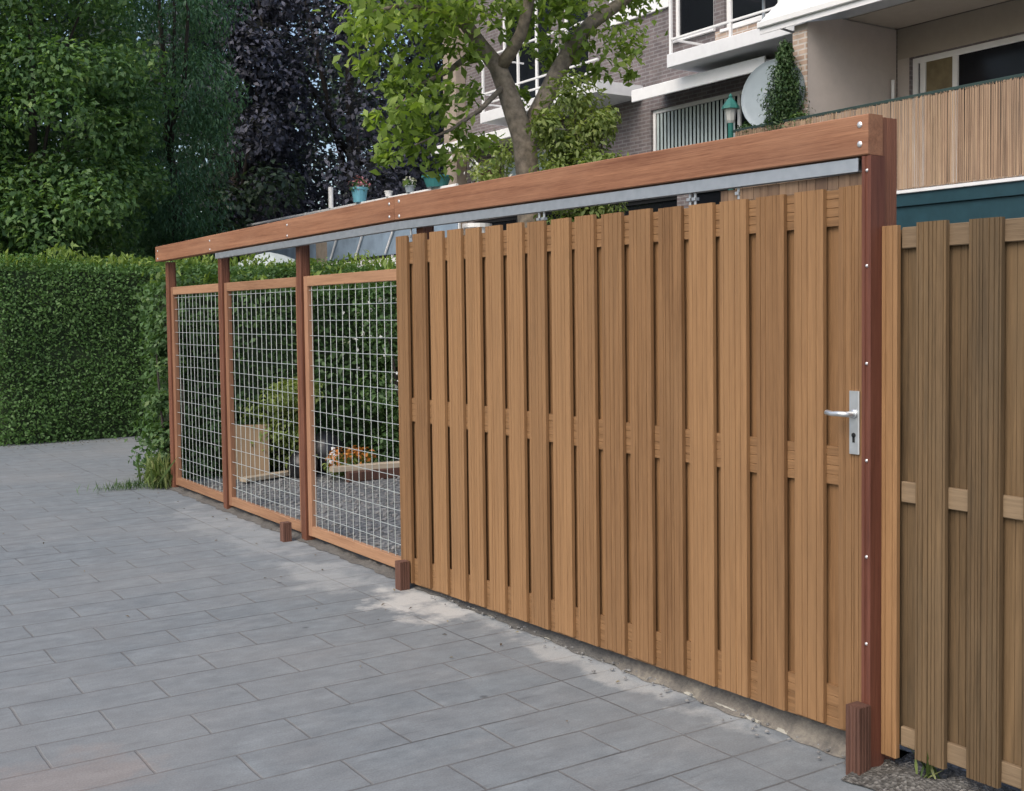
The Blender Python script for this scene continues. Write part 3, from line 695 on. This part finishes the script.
# ------------------------------------------------------------------ terrace things
def pot(parent, c, r, h, mat): return MB().lathe(c, [(r*.7, 0), (r*.95, h*.85), (r*1.06, h*.86), (r*1.06, h), (r*.9, h), (r*.85, h*.8)], 16).build('pot', mat, parent, smooth=False)
def satellite_dish(name, c, r, axis, label, foot):
    root = thing(name, foot, label, 'satellite dish', 'satellite dishes on the balconies')
    ax = Vector(axis).normalized(); n = 8
    prof = [(r*i/n, .16*r*(i/n)**2) for i in range(n+1)]+[(r*1.01, .16*r+.006), (r*.99, .16*r-.012)]+[(r*i/n, .16*r*(i/n)**2-.012) for i in range(n-1, -1, -1)]
    MB().lathe(c, prof, 32, ax).build('reflector', 'dish_grey', root, smooth=True)
    c = Vector(c); f = c+ax*r*.55
    lo = c+Vector((0, 0, -r*.9))
    mb = MB(); mb.tube([c-ax*.03, c-ax*.12, Vector((c.x-ax.x*.14, c.y-ax.y*.14, foot[2]))], .022, 8); mb.build('mast', 'galvanised', root)
    mb = MB(); mb.tube([lo+ax*.1, f+Vector((0, 0, -.08))], .012, 6); mb.tube([f, f-ax*.12], [.03, .035], 10); mb.build('receiver_arm', 'galvanised', root)
satellite_dish('satellite_dish', (7.33, 9.78, 4.33), .43, (-.97, -.24, .10), 'large pale grey satellite dish behind the conifer on the terrace', (7.42, 9.9, 3.0))
satellite_dish('satellite_dish', (8.35, 11.0, 6.32), .42, (-.8, -.5, .25), 'grey satellite dish up on the white upper balcony', (8.4, 11.05, 5.47))
# potted conifer
pc = thing('potted_conifer', (7.22, 9.52, 3.0), 'slender dark green conifer in a pot at the terrace corner', 'potted plant')
pot(pc, (7.30, 9.52, 3.0), .12, .34, 'terracotta'); MB().tube([(7.30, 9.52, 3.3), (7.26, 9.52, 4.8)], [.03, .008], 8).build('stem', 'dark_bark', pc)
parts = []
for i in range(60):
    t = rng.random()**.8; z = 3.45+t*1.42; rr = .43*(1-((z-3.45)/1.5)**1.5)*(.75+.4*rng.random())+.03; a = rng.random()*6.28; q = rr*.6*rng.random()
    parts.append(clump((7.22+math.cos(a)*q, 9.52+math.sin(a)*q, z), max(.08, rr*.62), 150, .055, .3, .7, -.5, 1.25))
leaf_mesh('crown', 'leaf_cypress', parts, pc)
ps = thing('potted_shrub', (7.25, 9.9, 3.0), 'low rounded green shrub in a pot at the foot of the conifer', 'potted plant')
pot(ps, (7.30, 9.9, 3.0), .12, .5, 'terracotta')
leaf_mesh('foliage', 'leaf_shrub', [clump((7.22+a, 9.9+b, 3.9+c), .15, 260, .05) for a, b, c in ((0, .12, 0), (.05, -.1, .02), (0, -.35, .03), (.04, .28, .05), (.0, -.6, .02))], ps)
# lantern
la = thing('garden_lantern', (7.12, 10.32, 3.0), 'green post lantern with pointed cap at the terrace corner', 'lantern')
MB().tube([(7.12, 10.33, 3.0), (7.12, 10.33, 4.06)], .035, 10).build('lantern_post', 'lantern_green', la)
MB().lathe((7.12, 10.33, 4.06), [(.04, 0), (.055, .03), (.075, .17), (.075, .18)], 8).build('lantern_glass', 'lantern_glass', la)
MB().lathe((7.12, 10.33, 4.235), [(.115, 0), (.10, .04), (.05, .11), (.022, .14), (.026, .16), (.0, .20)], 8).build('cap', 'lantern_green', la)
# pots and oddments on the far railing
def rail_pot(y, r, h, mat, petal, label):
    root = thing('flower_pot', (7.115, y, 3.976), label, 'flower pot', 'flower pots on the far terrace rail')
    pot(root, (7.115, y, 3.976), r, h, mat)
    if petal:
        leaf_mesh('flowers', petal, [clump((7.115, y, 3.976+h+.06), r*1.3, 90, .06)], root)
        leaf_mesh('foliage', 'leaf_shrub', [clump((7.115, y, 3.976+h+.02), r*1.2, 110, .07)], root)
rail_pot(20.75, .17, .3, 'blue_pot', 'petal_pink', 'bright blue flower pot with pink blooms on the far railing')
rail_pot(17.65, .26, .2, 'teal_pot', None, 'wide teal bowl on the near end of the far railing')
rail_pot(18.65, .10, .13, 'dish_grey', 'petal_white', 'small grey pot with white blooms on the far railing')
rail_pot(19.5, .08, .11, 'white_paint', None, 'small empty white pot on the far railing')
wp = thing('potted_plant', (8.2, 17.0, 2.8), 'leafy white flowered plant on the terrace under the left awning', 'potted plant')
pot(wp, (7.6, 17.1, 2.8), .25, .5, 'white_paint')
leaf_mesh('foliage', 'leaf_bush', [clump((7.6+rng.normal()*.2, 16.6+rng.normal()*.5, 3.6+i*.12), .28, 120, .09) for i in range(9)], wp)
leaf_mesh('flowers', 'petal_white', [clump((7.5+rng.normal()*.2, 16.6+rng.normal()*.5, 3.9+i*.13), .2, 14, .08) for i in range(6)], wp)

# ------------------------------------------------------------------ hedges and shrubs
XF = XF_F
def hedge_box(root, x0, x1, y0, y1, z1, dens, leaf, mat, wob=.05, newtop=0, faces='fbslr'):
    MB().box(x0+.1, x1-.1, y0+.1, y1-.1, 0, z1-.1, 'z', .05).build('branches', 'hedge_core', root)
    parts = []
    def face(o, u, v, n, lu, lv, k=1.0):
        cnt = int(lu*lv*dens*k); a = rng.random(cnt)*lu; b = rng.random(cnt)*lv
        und = .5*wob*(np.sin(a*3.1+b*1.7)+np.sin(b*4.3-a*1.3+1))+rng.normal(size=cnt)*wob*.55-rng.random(cnt)**2*.07
        pos = np.array(o)+np.outer(a, u)+np.outer(b, v)+np.outer(und, n)
        nr = np.array(n)*.7+np.array([0, 0, .35])+rng.normal(size=(cnt, 3))*.5
        up = rng.normal(size=(cnt, 3))+np.array([0, 0, .3])
        patch = .5+.25*np.sin(a*1.9+b*.7+2)*np.sin(b*2.3+a*.9)
        parts.append((leaf_arrays(pos, nr, up, leaf*(.6+.8*rng.random(cnt))), .1+patch*.35+rng.random(cnt)*.45))
    X, Y, Z = np.eye(3); lx, ly = x1-x0, y1-y0
    if 'f' in faces: face((x0, y0, 0), X, Z, -Y, lx, z1)
    if 'b' in faces: face((x0, y1, 0), X, Z, Y, lx, z1, .4)
    if 'l' in faces: face((x0, y0, 0), Y, Z, -X, ly, z1)
    if 'r' in faces: face((x1, y0, 0), Y, Z, X, ly, z1, .5)
    face((x0, y0, z1), X, Y, Z, lx, ly, .8)
    leaf_mesh('foliage', mat, parts, root)
    if newtop:
        cnt = int(lx*newtop); xs = x0+rng.random(cnt)*lx; ys = y0+.05+rng.random(cnt)*min(ly, .9)
        tall = np.clip(.5+.5*np.sin(xs*2.3+1)*np.sin(xs*5.1), .1, 1)
        zs = z1+rng.random(cnt)*.32*tall-.03
        pos = np.stack([xs, ys, zs], 1); up = rng.normal(size=(cnt, 3))*.35+np.array([0, 0, 1]); nr = rng.normal(size=(cnt, 3))+np.array([-.3, -.8, .3])
        leaf_mesh('new_shoots', 'leaf_hedge_new', [(leaf_arrays(pos, nr, up, .07+.07*rng.random(cnt), .35), rng.random(cnt))], root)
hd = thing('clipped_hedge', (1.5, 15.9, 0), 'tall clipped green hedge closing the end of the alley', 'hedge')
hedge_box(hd, -.66, 6.0, 15.36, 16.5, 2.30, 2400, .042, 'leaf_hedge', .07, 260, 'fbl')
hd2 = thing('clipped_hedge', (-3.4, 17.3, 0), 'dark hedge set back at the left edge of the photo', 'hedge')
hedge_box(hd2, -6.5, -.78, 16.6, 17.6, 2.25, 600, .06, 'leaf_shrub', .06, 40, 'fr')
# looser hedge at the end of the garden, right behind the mesh
gh = thing('garden_hedge', (2.0, 11.3, 0), 'loose leafy hedge at the end of the garden behind the mesh panels', 'hedge')
hedge_box(gh, .12, 3.6, 10.95, 11.7, 1.93, 900, .065, 'leaf_shrub', .10, 90, 'fl')
def shrub(c, r, h, n, leaf, mat, label, name='shrub', group=None, aspect=.5):
    root = thing(name, (c[0], c[1], 0), label, 'shrub', group)
    mb = MB()
    for i in range(7):
        a = rng.random()*6.28; mb.tube(limb_points((c[0], c[1], 0), (c[0]+math.cos(a)*r*.6, c[1]+math.sin(a)*r*.6, h*(.5+.45*rng.random())), .1), [.018, .016, .013, .01, .006], 5)
    mb.build('stem', 'dark_bark', root)
    parts = []
    for i in range(n):
        a = rng.random()*6.28; q = r*math.sqrt(rng.random()); z = h*(.12+.8*rng.random())
        parts.append(clump((c[0]+math.cos(a)*q*.8, c[1]+math.sin(a)*q*.8, z), r*.35+.08, 170, leaf, aspect))
    leaf_mesh('foliage', mat, parts, root); return root
G_ = 'shrubs along the back of the garden'
shrub((4.3, 10.3), .75, 1.9, 26, .08, 'leaf_shrub', 'dense dark shrub at the far corner of the garden', group=G_)
shrub((5.2, 9.0), .8, 1.7, 26, .08, 'leaf_shrub', 'dark shrub at the back of the garden behind the gate', group=G_)
shrub((3.2, 10.6), .5, 2.0, 18, .07, 'leaf_bush', 'light yellow green shrub against the garden hedge', group=G_)
vs_ = shrub((2.55, 10.55), .5, 1.95, 18, .06, 'leaf_shrub', 'shrub with white blossom flecks behind the nearest mesh panel', group=G_)
leaf_mesh('flowers', 'petal_white', [clump((2.5+rng.normal()*.25, 10.4+rng.normal()*.2, 1.0+i*.13), .28, 16, .05) for i in range(7)], vs_)
shrub((1.25, 10.75), .34, .95, 14, .06, 'leaf_bush', 'small yellow green shrub behind the middle mesh panel', group=G_)
shrub((.12, 10.85), .16, 1.75, 16, .06, 'leaf_shrub', 'narrow climbing shrub beside the last fence post', group=G_)
# grass tuft at the far post
def tuft(name, c, n, h, spread, label, mat='grass_blade'):
    pos = np.stack([c[0]+rng.normal(size=n)*spread[0], c[1]+rng.normal(size=n)*spread[1], np.zeros(n)], 1)
    L = h*(.4+.7*rng.random(n)); up = rng.normal(size=(n, 3))*.28+np.array([0, 0, 1]); pos[:, 2] = L*.42
    nr = rng.normal(size=(n, 3))*.6+np.array([-.4, -.8, 0])
    o = leaf_mesh(name, mat, [(leaf_arrays(pos, nr, up, L, .07, .03), rng.random(n))], origin=(c[0], c[1], 0)); return tag(o, label, 'weeds')
tuft('grass_tuft', (-.06, 10.62), 230, .36, (.05, .08), 'tuft of pale green grass at the foot of the last fence post')
tuft('weed_patch', (-.30, 10.68), 260, .11, (.16, .06), 'flat patch of dark weeds on the paving beside the grass tuft', 'leaf_shrub')
tuft('weed_sprig', (.03, 2.33), 14, .16, (.012, .012), 'tiny green sprig growing at the foot of the older board fence', 'grass_blade')

# ------------------------------------------------------------------ oddments in the garden
def tilted_sheet(name, c, w, h, th, ang, lean, mat, label, cat):
    me = MB(); me.box(-th/2, th/2, -w/2, w/2, 0, h, 'z', .003)
    o = me.build(name, mat, origin=(0, 0, 0), raw=True); o.location = XF(*c); o.rotation_euler = (0, lean, ang); return tag(o, label, cat)
tilted_sheet('plywood_sheet', (.84, 10.62, .0), .34, .52, .02, math.radians(60), .18, 'ply_wood', 'tan plywood sheet leaning behind the middle mesh panel', 'board')
o = MB().box(-.7, .7, -.06, .06, 0, .05, 'x', .004).build('plank', 'pale_plank', origin=(0, 0, 0), raw=True); o.location = XF(2.1, 9.85, .10); o.rotation_euler = (0, 0, -.12); tag(o, 'pale plank lying on gravel beside the orange flowers', 'plank')
o = MB().box(-.3, .3, -.05, .05, 0, .04, 'x', .004).build('plank', 'pale_plank', origin=(0, 0, 0), raw=True); o.location = XF(.95, 10.45, .02); o.rotation_euler = (0, 0, .35); tag(o, 'short pale plank on gravel below the leaning plywood sheet', 'plank')
mb = MB(); mb.box(1.5, 2.75, 9.8, 9.9, 0, .10, 'x', .01); tag(mb.build('timber_edging', 'stump_wood', origin=(2.1, 9.85, 0)), 'dark timber edging under the pale plank', 'edging')
fp = thing('flower_plant', (1.58, 10.05, 0), 'low plant with orange flowers beside the pale plank', 'plant')
leaf_mesh('foliage', 'leaf_bush', [clump((1.5+i*.07, 10.05+rng.normal()*.04, .14), .13, 110, .06) for i in range(5)], fp)
leaf_mesh('flowers', 'petal_orange', [clump((1.46+i*.08, 10.02+rng.normal()*.04, .22), .12, 40, .055) for i in range(5)], fp)
def bag(c, r, h, label):
    mb = MB(); n, m = 14, 8; vs = []; fs = []
    for i in range(m+1):
        t = i/m; pr = r*(math.sin(math.pi*min(.97, .18+t*.75))**.6)*(1 if t < .9 else .45)
        for j in range(n): vs.append((c[0]+math.cos(6.283*j/n)*pr*(1+rng.normal()*.06), c[1]+math.sin(6.283*j/n)*pr*(1+rng.normal()*.06), h*t))
    for i in range(m):
        for j in range(n): fs.append((i*n+j, i*n+(j+1) % n, (i+1)*n+(j+1) % n, (i+1)*n+j))
    fs += [tuple(range(n-1, -1, -1)), tuple(range(m*n, (m+1)*n))]
    mb.add(vs, fs); return tag(mb.build('rubbish_bag', 'black_bag', origin=(c[0], c[1], 0), smooth=True), label, 'bag', 'black bags in the garden')
bag((1.62, 10.6), .2, .42, 'larger black bag slumped against the garden hedge'); bag((1.3, 10.42), .15, .28, 'smaller black bag nearer the plywood sheet')
o = tag(MB().lathe((1.60, 10.36, 0), [(.05, 0), (.062, .12), (.05, .2), (.02, .25), (.02, .28)], 10).build('plastic_bottle', 'white_rag', origin=(1.6, 10.36, 0), smooth=True), 'white plastic bottle standing in front of the black bags', 'bottle')
# grey parasol canopy behind the garden hedge
pr_ = thing('garden_parasol', (4.6, 19.4, 0), 'pale grey open parasol showing just above the hedges', 'parasol')
MB().lathe((4.6, 19.4, 2.43), [(.68, 0), (.67, .03), (.5, .16), (.25, .26), (.03, .31)], 10).build('canopy', 'canopy_cloth', pr_); MB().tube([(4.6, 19.4, 0), (4.6, 19.4, 2.7)], .025, 8).build('pole', 'white_paint', pr_)

# ------------------------------------------------------------------ garden tree
XF = XF_0
DZ = 12.0
tb = P(529, 470, DZ); tb.z = 0
gt = thing('garden_tree', tuple(tb), 'forked garden tree with bright green leaves rising behind the gate', 'tree')
def path(pts, dz=0): return [P(x, y, DZ+dz+d) for x, y, d in pts]
mb = MB()
base = [tuple(tb+Vector((0, 0, -.05))), tuple(tb+Vector((0, 0, .3)))]
mb.tube([Vector(b) for b in base]+path([(531, 230, 0), (528, 175, 0), (524, 140, 0), (514, 110, 0), (505, 85, 0), (497, 66, 0), (481, 46, -.1), (467, 26, -.2), (461, 0, -.3), (452, -50, -.4), (440, -110, -.5)]),
        [.23, .165, .135, .126, .12, .112, .1, .092, .08, .072, .064, .045, .03], 12)
mb.tube(path([(525, 150, 0), (536, 115, .1), (546, 96, .2), (554, 78, .3), (572, 46, .4), (590, 24, .5), (622, 2, .6), (670, -40, .8)]), [.10, .098, .095, .09, .082, .075, .062, .03], 10)
mb.tube(path([(498, 70, 0), (511, 52, -.1), (521, 34, -.2), (528, 8, -.3), (534, -50, -.4)]), [.075, .07, .064, .056, .03], 8)
mb.tube(path([(467, 26, -.2), (440, 15, -.5), (405, 5, -.9), (370, 12, -1.2)]), [.05, .04, .028, .01], 7)
mb.tube(path([(481, 46, -.1), (450, 70, -.5), (420, 85, -.9), (395, 110, -1.2)]), [.035, .03, .02, .008], 7)
mb.tube(path([(505, 85, 0), (480, 110, -.5), (450, 130, -.8), (415, 145, -1.1)]), [.03, .025, .016, .006], 7)
CL = [(462, 96, 12, -.5), (486, 150, 13, -.5), (448, 136, 12, -.6), (375, 15, 20, -.9), (395, 38, 26, -1.1), (420, 12, 30, -.8), (365, 2, 14, -.9), (408, 75, 17, -1.0), (440, 52, 24, -.6), (412, 104, 22, -1.0), (432, 112, 26, -.8), (400, 142, 24, -1.1), (384, 158, 12, -1.1), (436, 160, 16, -.8), (372, 118, 6, -1.1), (474, 64, 12, -.4),
      (470, 12, 28, -.5), (505, 12, 24, .2), (545, 12, 26, -.2), (538, 42, 14, .4), (576, 42, 18, .3), (606, 56, 22, .5), (612, 20, 24, .6), (640, 8, 16, .8), (596, 82, 12, .5), (565, 5, 24, .2), (370, 66, 9, -1.0), (388, 88, 8, -1.0), (628, 78, 7, .6), (520, 95, 10, .6), (556, 60, 10, .5),
      (430, -40, 50, -.6), (500, -60, 55, 0), (570, -50, 50, .3), (640, -45, 40, .7), (370, -35, 35, -.8), (470, -120, 55, -.2), (560, -120, 55, .3), (510, -160, 45, 0)]
parts = []
for x, y, r, d in CL:
    rm = r*DZ/FPX
    n = int(20+r*r*.36) if y > -30 else int(r*r*.22)
    for q in range(max(1, int(r/9))):
        c = P(x+rng.normal()*r*.45, y+rng.normal()*r*.42, DZ+d+rng.normal()*rm*1.0)
        parts.append(loose(c, rm*.62, int(n*.8/max(1, int(r/9))), .115))
for c_, r_ in [(P(x, y, DZ+d), r) for x, y, r, d in CL[:26]]:
    pass
mb.build('trunk', 'bark', gt, smooth=True)
leaf_mesh('crown', 'leaf_garden', parts, gt)
# leafy bush around the trunk
bs = thing('garden_bush', tuple(P(575, 480, 11.7)[:2])+(0,), 'bushy yellow green shrub rising to the right of the tree trunk', 'shrub')
parts = []
for x, y, r in ((575, 102, 24), (592, 138, 22), (562, 150, 22), (603, 120, 12), (582, 168, 24), (548, 128, 14), (605, 165, 14), (560, 185, 22), (590, 200, 26), (570, 230, 28), (600, 240, 26), (575, 290, 30), (590, 340, 30), (575, 400, 30)):
    rm = r*12.6/FPX
    for q in range(2): parts.append(clump(P(x+rng.normal()*r*.3, y+rng.normal()*r*.3, 11.6+rng.normal()*.25), rm*1.1, int(60+r*r*.62), .07, .40, .9, .45, .95))
leaf_mesh('foliage', 'leaf_bush', parts, bs)
mb = MB()
bp = P(578, 480, 11.7); bp.z = 0
for x, y in ((575, 110), (592, 140), (560, 150), (603, 125), (582, 180)): mb.tube([bp, P((578+x)/2, 300, 11.7), P(x, y, 11.6)], [.03, .022, .006], 6)
mb.build('stem', 'dark_bark', bs)

# ------------------------------------------------------------------ big trees beyond
def at(px, d, z):
    p = P(px, 300, d); return (p.x, p.y, z)
def T(name, px, d, zc, rad, label, h, ncl, cr, n, leaf, mat, tr, **kw):
    b_ = at(px, d, 0); tree(name, b_, label, 'tree', h, (b_[0], b_[1], zc), rad, ncl, cr, n, leaf, mat, tr, **kw)
T('broadleaf_tree', 40, 21, 5.7, (1.95, 2.0, 4.7), 'tall broadleaf tree with mid green clustered leaves at the left', 10, 185, (.4, .85), 60000, .115, 'leaf_maple', .14, limbs=3)
T('broadleaf_tree', -120, 20, 6.0, (2.2, 2.0, 4.2), 'broadleaf tree half cut off by the left edge of the photo', 10, 80, (.45, .9), 13000, .15, 'leaf_maple', .24)
T('hanging_conifer', 165, 25, 6.6, (1.35, 1.4, 5.6), 'dark blue green tree with fine hanging foliage beside the copper beech', 12, 110, (.4, .75), 48000, .13, 'leaf_needle', .16, limbs=4, aspect=.24, droop=1.0)
T('copper_beech', 352, 34, 8.0, (4.3, 3.4, 7.4), 'large copper beech with blackish purple leaves behind the terrace', 15, 190, (.7, 1.3), 56000, .17, 'leaf_copper', .3, limbs=8)
T('copper_beech', 238, 31, 7.0, (1.5, 1.8, 6.2), 'narrow blackish purple beech crown right beside the hanging conifer', 12, 75, (.5, .9), 22000, .16, 'leaf_copper', .2, limbs=5)
T('dark_tree', 195, 29, 2.9, (2.6, 1.5, 2.7), 'low dark tree filling the gap under the conifer and the copper beech', 5, 50, (.5, .9), 9000, .2, 'leaf_far', .12, limbs=4)
GB = 'dark trees far beyond the hedge'
for x, y, hh, rr in ((-3.5, 30, 6.0, 4.5), (2.5, 36, 6.5, 5.0), (9, 45, 7, 5.5), (17.5, 44, 7, 5.5), (-9, 27, 6, 4.5)):
    lab = {-3.5: 'dark tree far behind the left broadleaf tree', 2.5: 'dark tree far behind the gap left of the conifer', 9: 'dark tree far behind the copper beeches', 17.5: 'dark tree far behind the apartment block corner', -9: 'dark tree out beyond the left edge of the hedge'}[x]
    tree('dark_tree', (x, y, 0), lab, 'tree', 12, (x, y, hh), (rr, rr*.8, hh*.92), 90, (1.0, 1.9), 9000, .42, 'leaf_far', .35, group=GB, limbs=6)

# ------------------------------------------------------------------ light
w = bpy.data.worlds.new('World'); scene.world = w; w.use_nodes = True
nt = w.node_tree; nt.nodes.clear()
SUN_EL, SUN_AZ = math.radians(48), math.radians(248)   # azimuth clockwise from +Y
sky = nt.nodes.new('ShaderNodeTexSky'); sky.sky_type = 'NISHITA'; sky.sun_disc = False
sky.sun_elevation = SUN_EL; sky.sun_rotation = SUN_AZ; sky.air_density = 1.0; sky.dust_density = 3.5; sky.ozone_density = 1.0
bg = nt.nodes.new('ShaderNodeBackground'); bg.inputs[1].default_value = .15
ow = nt.nodes.new('ShaderNodeOutputWorld'); nt.links.new(sky.outputs[0], bg.inputs[0]); nt.links.new(bg.outputs[0], ow.inputs[0])
sl = bpy.data.lights.new('sun', 'SUN'); sl.energy = 1.1; sl.angle = math.radians(48); sl.color = (1, .95, .86)
so = bpy.data.objects.new('sun', sl); COL.objects.link(so)
sd = Vector((math.sin(SUN_AZ)*math.cos(SUN_EL), math.cos(SUN_AZ)*math.cos(SUN_EL), math.sin(SUN_EL)))
so.rotation_euler = sd.to_track_quat('Z', 'Y').to_euler(); so.location = (-6, -6, 12)

# ------------------------------------------------------------------ camera
cd = bpy.data.cameras.new('camera'); cd.sensor_width = 36; cd.lens = FPX/1024*36; cd.clip_end = 1500; cd.clip_start = .05; cd.shift_x = -(PCX-512)/1024; cd.shift_y = -(395.5-PCY)/1024
co = bpy.data.objects.new('camera', cd); COL.objects.link(co)
co.matrix_world = Matrix(((R.x, U.x, -F.x, CAM.x), (R.y, U.y, -F.y, CAM.y), (R.z, U.z, -F.z, CAM.z), (0, 0, 0, 1)))
scene.camera = co
scene.cycles.max_bounces = 5; scene.cycles.diffuse_bounces = 2; scene.cycles.transmission_bounces = 2; scene.cycles.glossy_bounces = 2
vs = scene.view_settings; vs.view_transform = 'Standard'; vs.look = 'None'; vs.gamma = 1; vs.use_curve_mapping = False; vs.exposure = 0.6
scene.render.resolution_x = 1024; scene.render.resolution_y = 791
